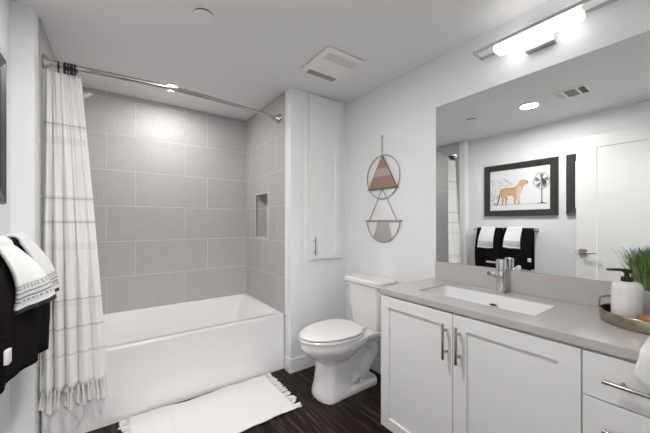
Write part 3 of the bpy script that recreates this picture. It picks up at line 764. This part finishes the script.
tube([(DX+.045, .890, .934), (DX+.047, .86, .936), (DX+.046, .82, .937), (DX+.042, .772, .937)], [.008, .009, .0085, .007], 10, bm=b)
obj('door_handle', b, M['nickel'], dr)
obj('latch', box(DX-.030, DX-.008, dy1-.0005, dy1+.006, .915, .955, .001), M['nickel'], dr)

# ---------------------------------------------------------------- tray and its things
TCX, TCY, TR = 1.600, .165, .148
tz = CT+.0003
ty = thing('tray', 'round antique brass tray with side handles on the counter', 'tray', (TCX, TCY, tz))
obj('rim', lathe((TCX, TCY), [(TR-.006, tz), (TR-.001, tz+.002), (TR, tz+.006), (TR, tz+.042), (TR-.001, tz+.0435), (TR-.0035, tz+.0435), (TR-.004, tz+.042), (TR-.004, tz+.007), (TR-.008, tz+.006)], 72), M['brass'], ty)
obj('liner', lathe((TCX, TCY), [(TR-.0045, tz+.036), (TR-.0055, tz+.0365), (TR-.0065, tz+.012), (.10, tz+.0085), (.02, tz+.0085)], 64, cap0=False), M['bronze'], ty)
for a0 in (math.radians(72), math.radians(252)):
    pts = []
    for da, zz in ((-.30, .032), (-.30, .06), (-.293, .068), (-.275, .072), (-.15, .074), (0, .074), (.15, .074), (.275, .072), (.293, .068), (.30, .06), (.30, .032)):
        rr_ = TR+.003
        pts.append((TCX+rr_*math.cos(a0+da), TCY+rr_*math.sin(a0+da), tz+zz))
    obj('handle', tube(pts, .0032, 8), M['brass'], ty)
BXp, BYp = 1.545, .229; bz = tz+.0088
sb = thing('soap_dispenser', 'white ceramic soap dispenser with dark bronze pump on the tray', 'soap dispenser', (BXp, BYp, bz))
obj('bottle', lathe((BXp, BYp), [(.034, bz), (.040, bz+.003), (.0425, bz+.010), (.0425, bz+.125), (.0415, bz+.136), (.038, bz+.144), (.031, bz+.149), (.017, bz+.151)], 40), M['ceramic'], sb)
obj('collar', cyl((BXp, BYp), .0165, bz+.149, bz+.168, 28, .0015), M['pump'], sb)
b = cyl((BXp, BYp), .0075, bz+.167, bz+.186, 16); cyl((BXp, BYp), .0135, bz+.183, bz+.196, 24, .002, bm=b)
dirx, diry = -.585, .811
tube([(BXp, BYp, bz+.192), (BXp+dirx*.03, BYp+diry*.03, bz+.1925), (BXp+dirx*.060, BYp+diry*.060, bz+.192)], [.006, .0055, .004], 10, bm=b)
obj('pump', b, M['pump'], sb)
# plant
PX, PY = 1.672, .186
pl = thing('potted_grass', 'bushy green grass plant in a pale round pot behind the soap dispenser', 'potted plant', (PX, PY, bz))
obj('pot', lathe((PX, PY), [(.040, bz), (.046, bz+.004), (.054, bz+.05), (.056, bz+.108), (.0555, bz+.112), (.051, bz+.112), (.050, bz+.10), (.02, bz+.098)], 36), M['pot'], pl)
obj('soil', cyl((PX, PY), .0495, bz+.098, bz+.104, 28, .001), M['soil'], pl)
b = bmesh.new(); rnd = random.Random(11)
for k in range(340):
    a = rnd.uniform(0, 2*PI); r0 = .044*math.sqrt(rnd.random()); L = rnd.uniform(.11, .175); lean = rnd.uniform(.05, .46)*(.45+r0/.044*.55)
    w = rnd.uniform(.0032, .0056); base = Vector((PX+r0*math.cos(a), PY+r0*math.sin(a), bz+.1)); a += rnd.uniform(-.5, .5)
    d = Vector((math.cos(a), math.sin(a), 0)); sd = Vector((-d.y, d.x, 0)); L_, R_ = [], []; pos = base.copy(); ang = lean*.3
    lim = rnd.uniform(.85, 1)
    for q in range(7):
        t = q/6; ww = w*(1-t**1.6)+.0002
        L_.append(b.verts.new(clampx) if False else (pos+sd*ww)); R_.append(pos-sd*ww)
        ang = lean*(.3+1.5*t); pos = pos+(d*math.sin(ang)+Vector((0, 0, 1))*math.cos(ang))*L/6
    vl_ = []
    mx = 1.748
    for l_, r_ in zip(L_, R_):
        l_.x = min(l_.x, mx); r_.x = min(r_.x, mx)
        vl_.append((b.verts.new(l_), b.verts.new(l_*.5+r_*.5+d*.0009), b.verts.new(r_)))
    for q in range(6):
        for c_ in (0, 1): b.faces.new((vl_[q][c_], vl_[q][c_+1], vl_[q+1][c_+1], vl_[q+1][c_]))
lf = obj('grass_blades', b, M['leaf'], pl); lf['kind'] = 'stuff'
# reddish bar in the tray
b = rings([[(1.506+.026*k_*math.cos(t), .146+.050*k_*math.sin(t), bz+zz*1.30) for t in [2*PI*j/28 for j in range(28)]] for k_, zz in ((.8, 0), (1, .006), (1.02, .018), (.95, .029), (.7, .036), (.3, .039))])
o = obj('soap_bar', b, M['copper']); tag(o, 'reddish-brown rounded bar lying in the brass tray', 'soap bar')
# counter towel
b = bmesh.new(); G = []
prof = [(1.50, CT+.004), (1.42, CT+.004), (1.34, CT+.004), (1.28, CT+.004), (1.262, CT+.0045), (1.25, CT+.003), (1.2425, CT-.004), (1.2405, CT-.012), (1.2395, .834), (1.238, .817), (1.237, .801), (1.236, .786)]
for i, (x, z) in enumerate(prof):
    row = []
    t = i/(len(prof)-1)
    ye = [.158, .158, .158, .158, .158, .158, .158, .159, .162, .165, .168, .171][i]
    for j in range(21):
        s = j/20; y = ye-s*(.16)
        row.append(b.verts.new((x-(.004*math.sin(14*s+1)*max(0, t-.55)*2), y, z-(.0 if i < 8 else (min(s*.16*.95, .07)*((i-7)/4))))))
    G.append(row)
for j in range(len(G)-1):
    for i in range(20): b.faces.new((G[j][i], G[j][i+1], G[j+1][i+1], G[j+1][i]))
o = obj('counter_towel', b, M['white_towel']); sd = o.modifiers.new('thick', 'SOLIDIFY'); sd.thickness = .007; sd.offset = 0
tag(o, 'white towel draped over the front edge of the vanity counter', 'towel')

# ---------------------------------------------------------------- rug
rg_ = thing('bath_rug', 'white woven bath rug with fringed ends in front of the tub', 'rug', (.49, 1.94, 0))
RX0, RX1, RY0, RY1 = .070, .972, 1.682, 2.195
b = bmesh.new(); G = []
for i in range(93):
    row = []; x = RX0+(RX1-RX0)*i/92
    for j in range(41):
        s = j/40; y = RY0+(RY1-RY0)*s
        y += (.008*math.sin(x*9+1)+.004*math.sin(31*x))*(1 if s > .5 else .4)
        z = .010+.0025*math.sin(14*x+2)*math.sin(5*y)+.0012*math.sin(40*x)
        if y > 2.10: z += .006*max(0, math.sin(8*x))*(y-2.1)/.1
        row.append(b.verts.new((x, min(y, 2.208), max(z, .006))))
    G.append(row)
for i in range(92):
    for j in range(40): b.faces.new((G[i][j], G[i+1][j], G[i+1][j+1], G[i][j+1]))
o = obj('weave', b, M['rug'], rg_); sd = o.modifiers.new('thick', 'SOLIDIFY'); sd.thickness = .006; sd.offset = 0
rnd = random.Random(3)
for side, xe in ((1, RX1), (-1, RX0)):
    for k in range(26):
        y = RY0+(RY1-RY0)*(k+.5)/26+.006*math.sin(xe*9+1); L = rnd.uniform(.045, .066); a = rnd.uniform(-.3, .3)
        pts = []; yy = y
        for q in range(6):
            t = q/5; pts.append((xe+side*(L*t-.006), min(y+math.sin(a)*L*t+.004*math.sin(5*t+k), 2.205), .0085))
        obj('tassel', tube(pts, [.0045, .0068, .0055, .0085, .0085, .006], 6), M['rug'], rg_)
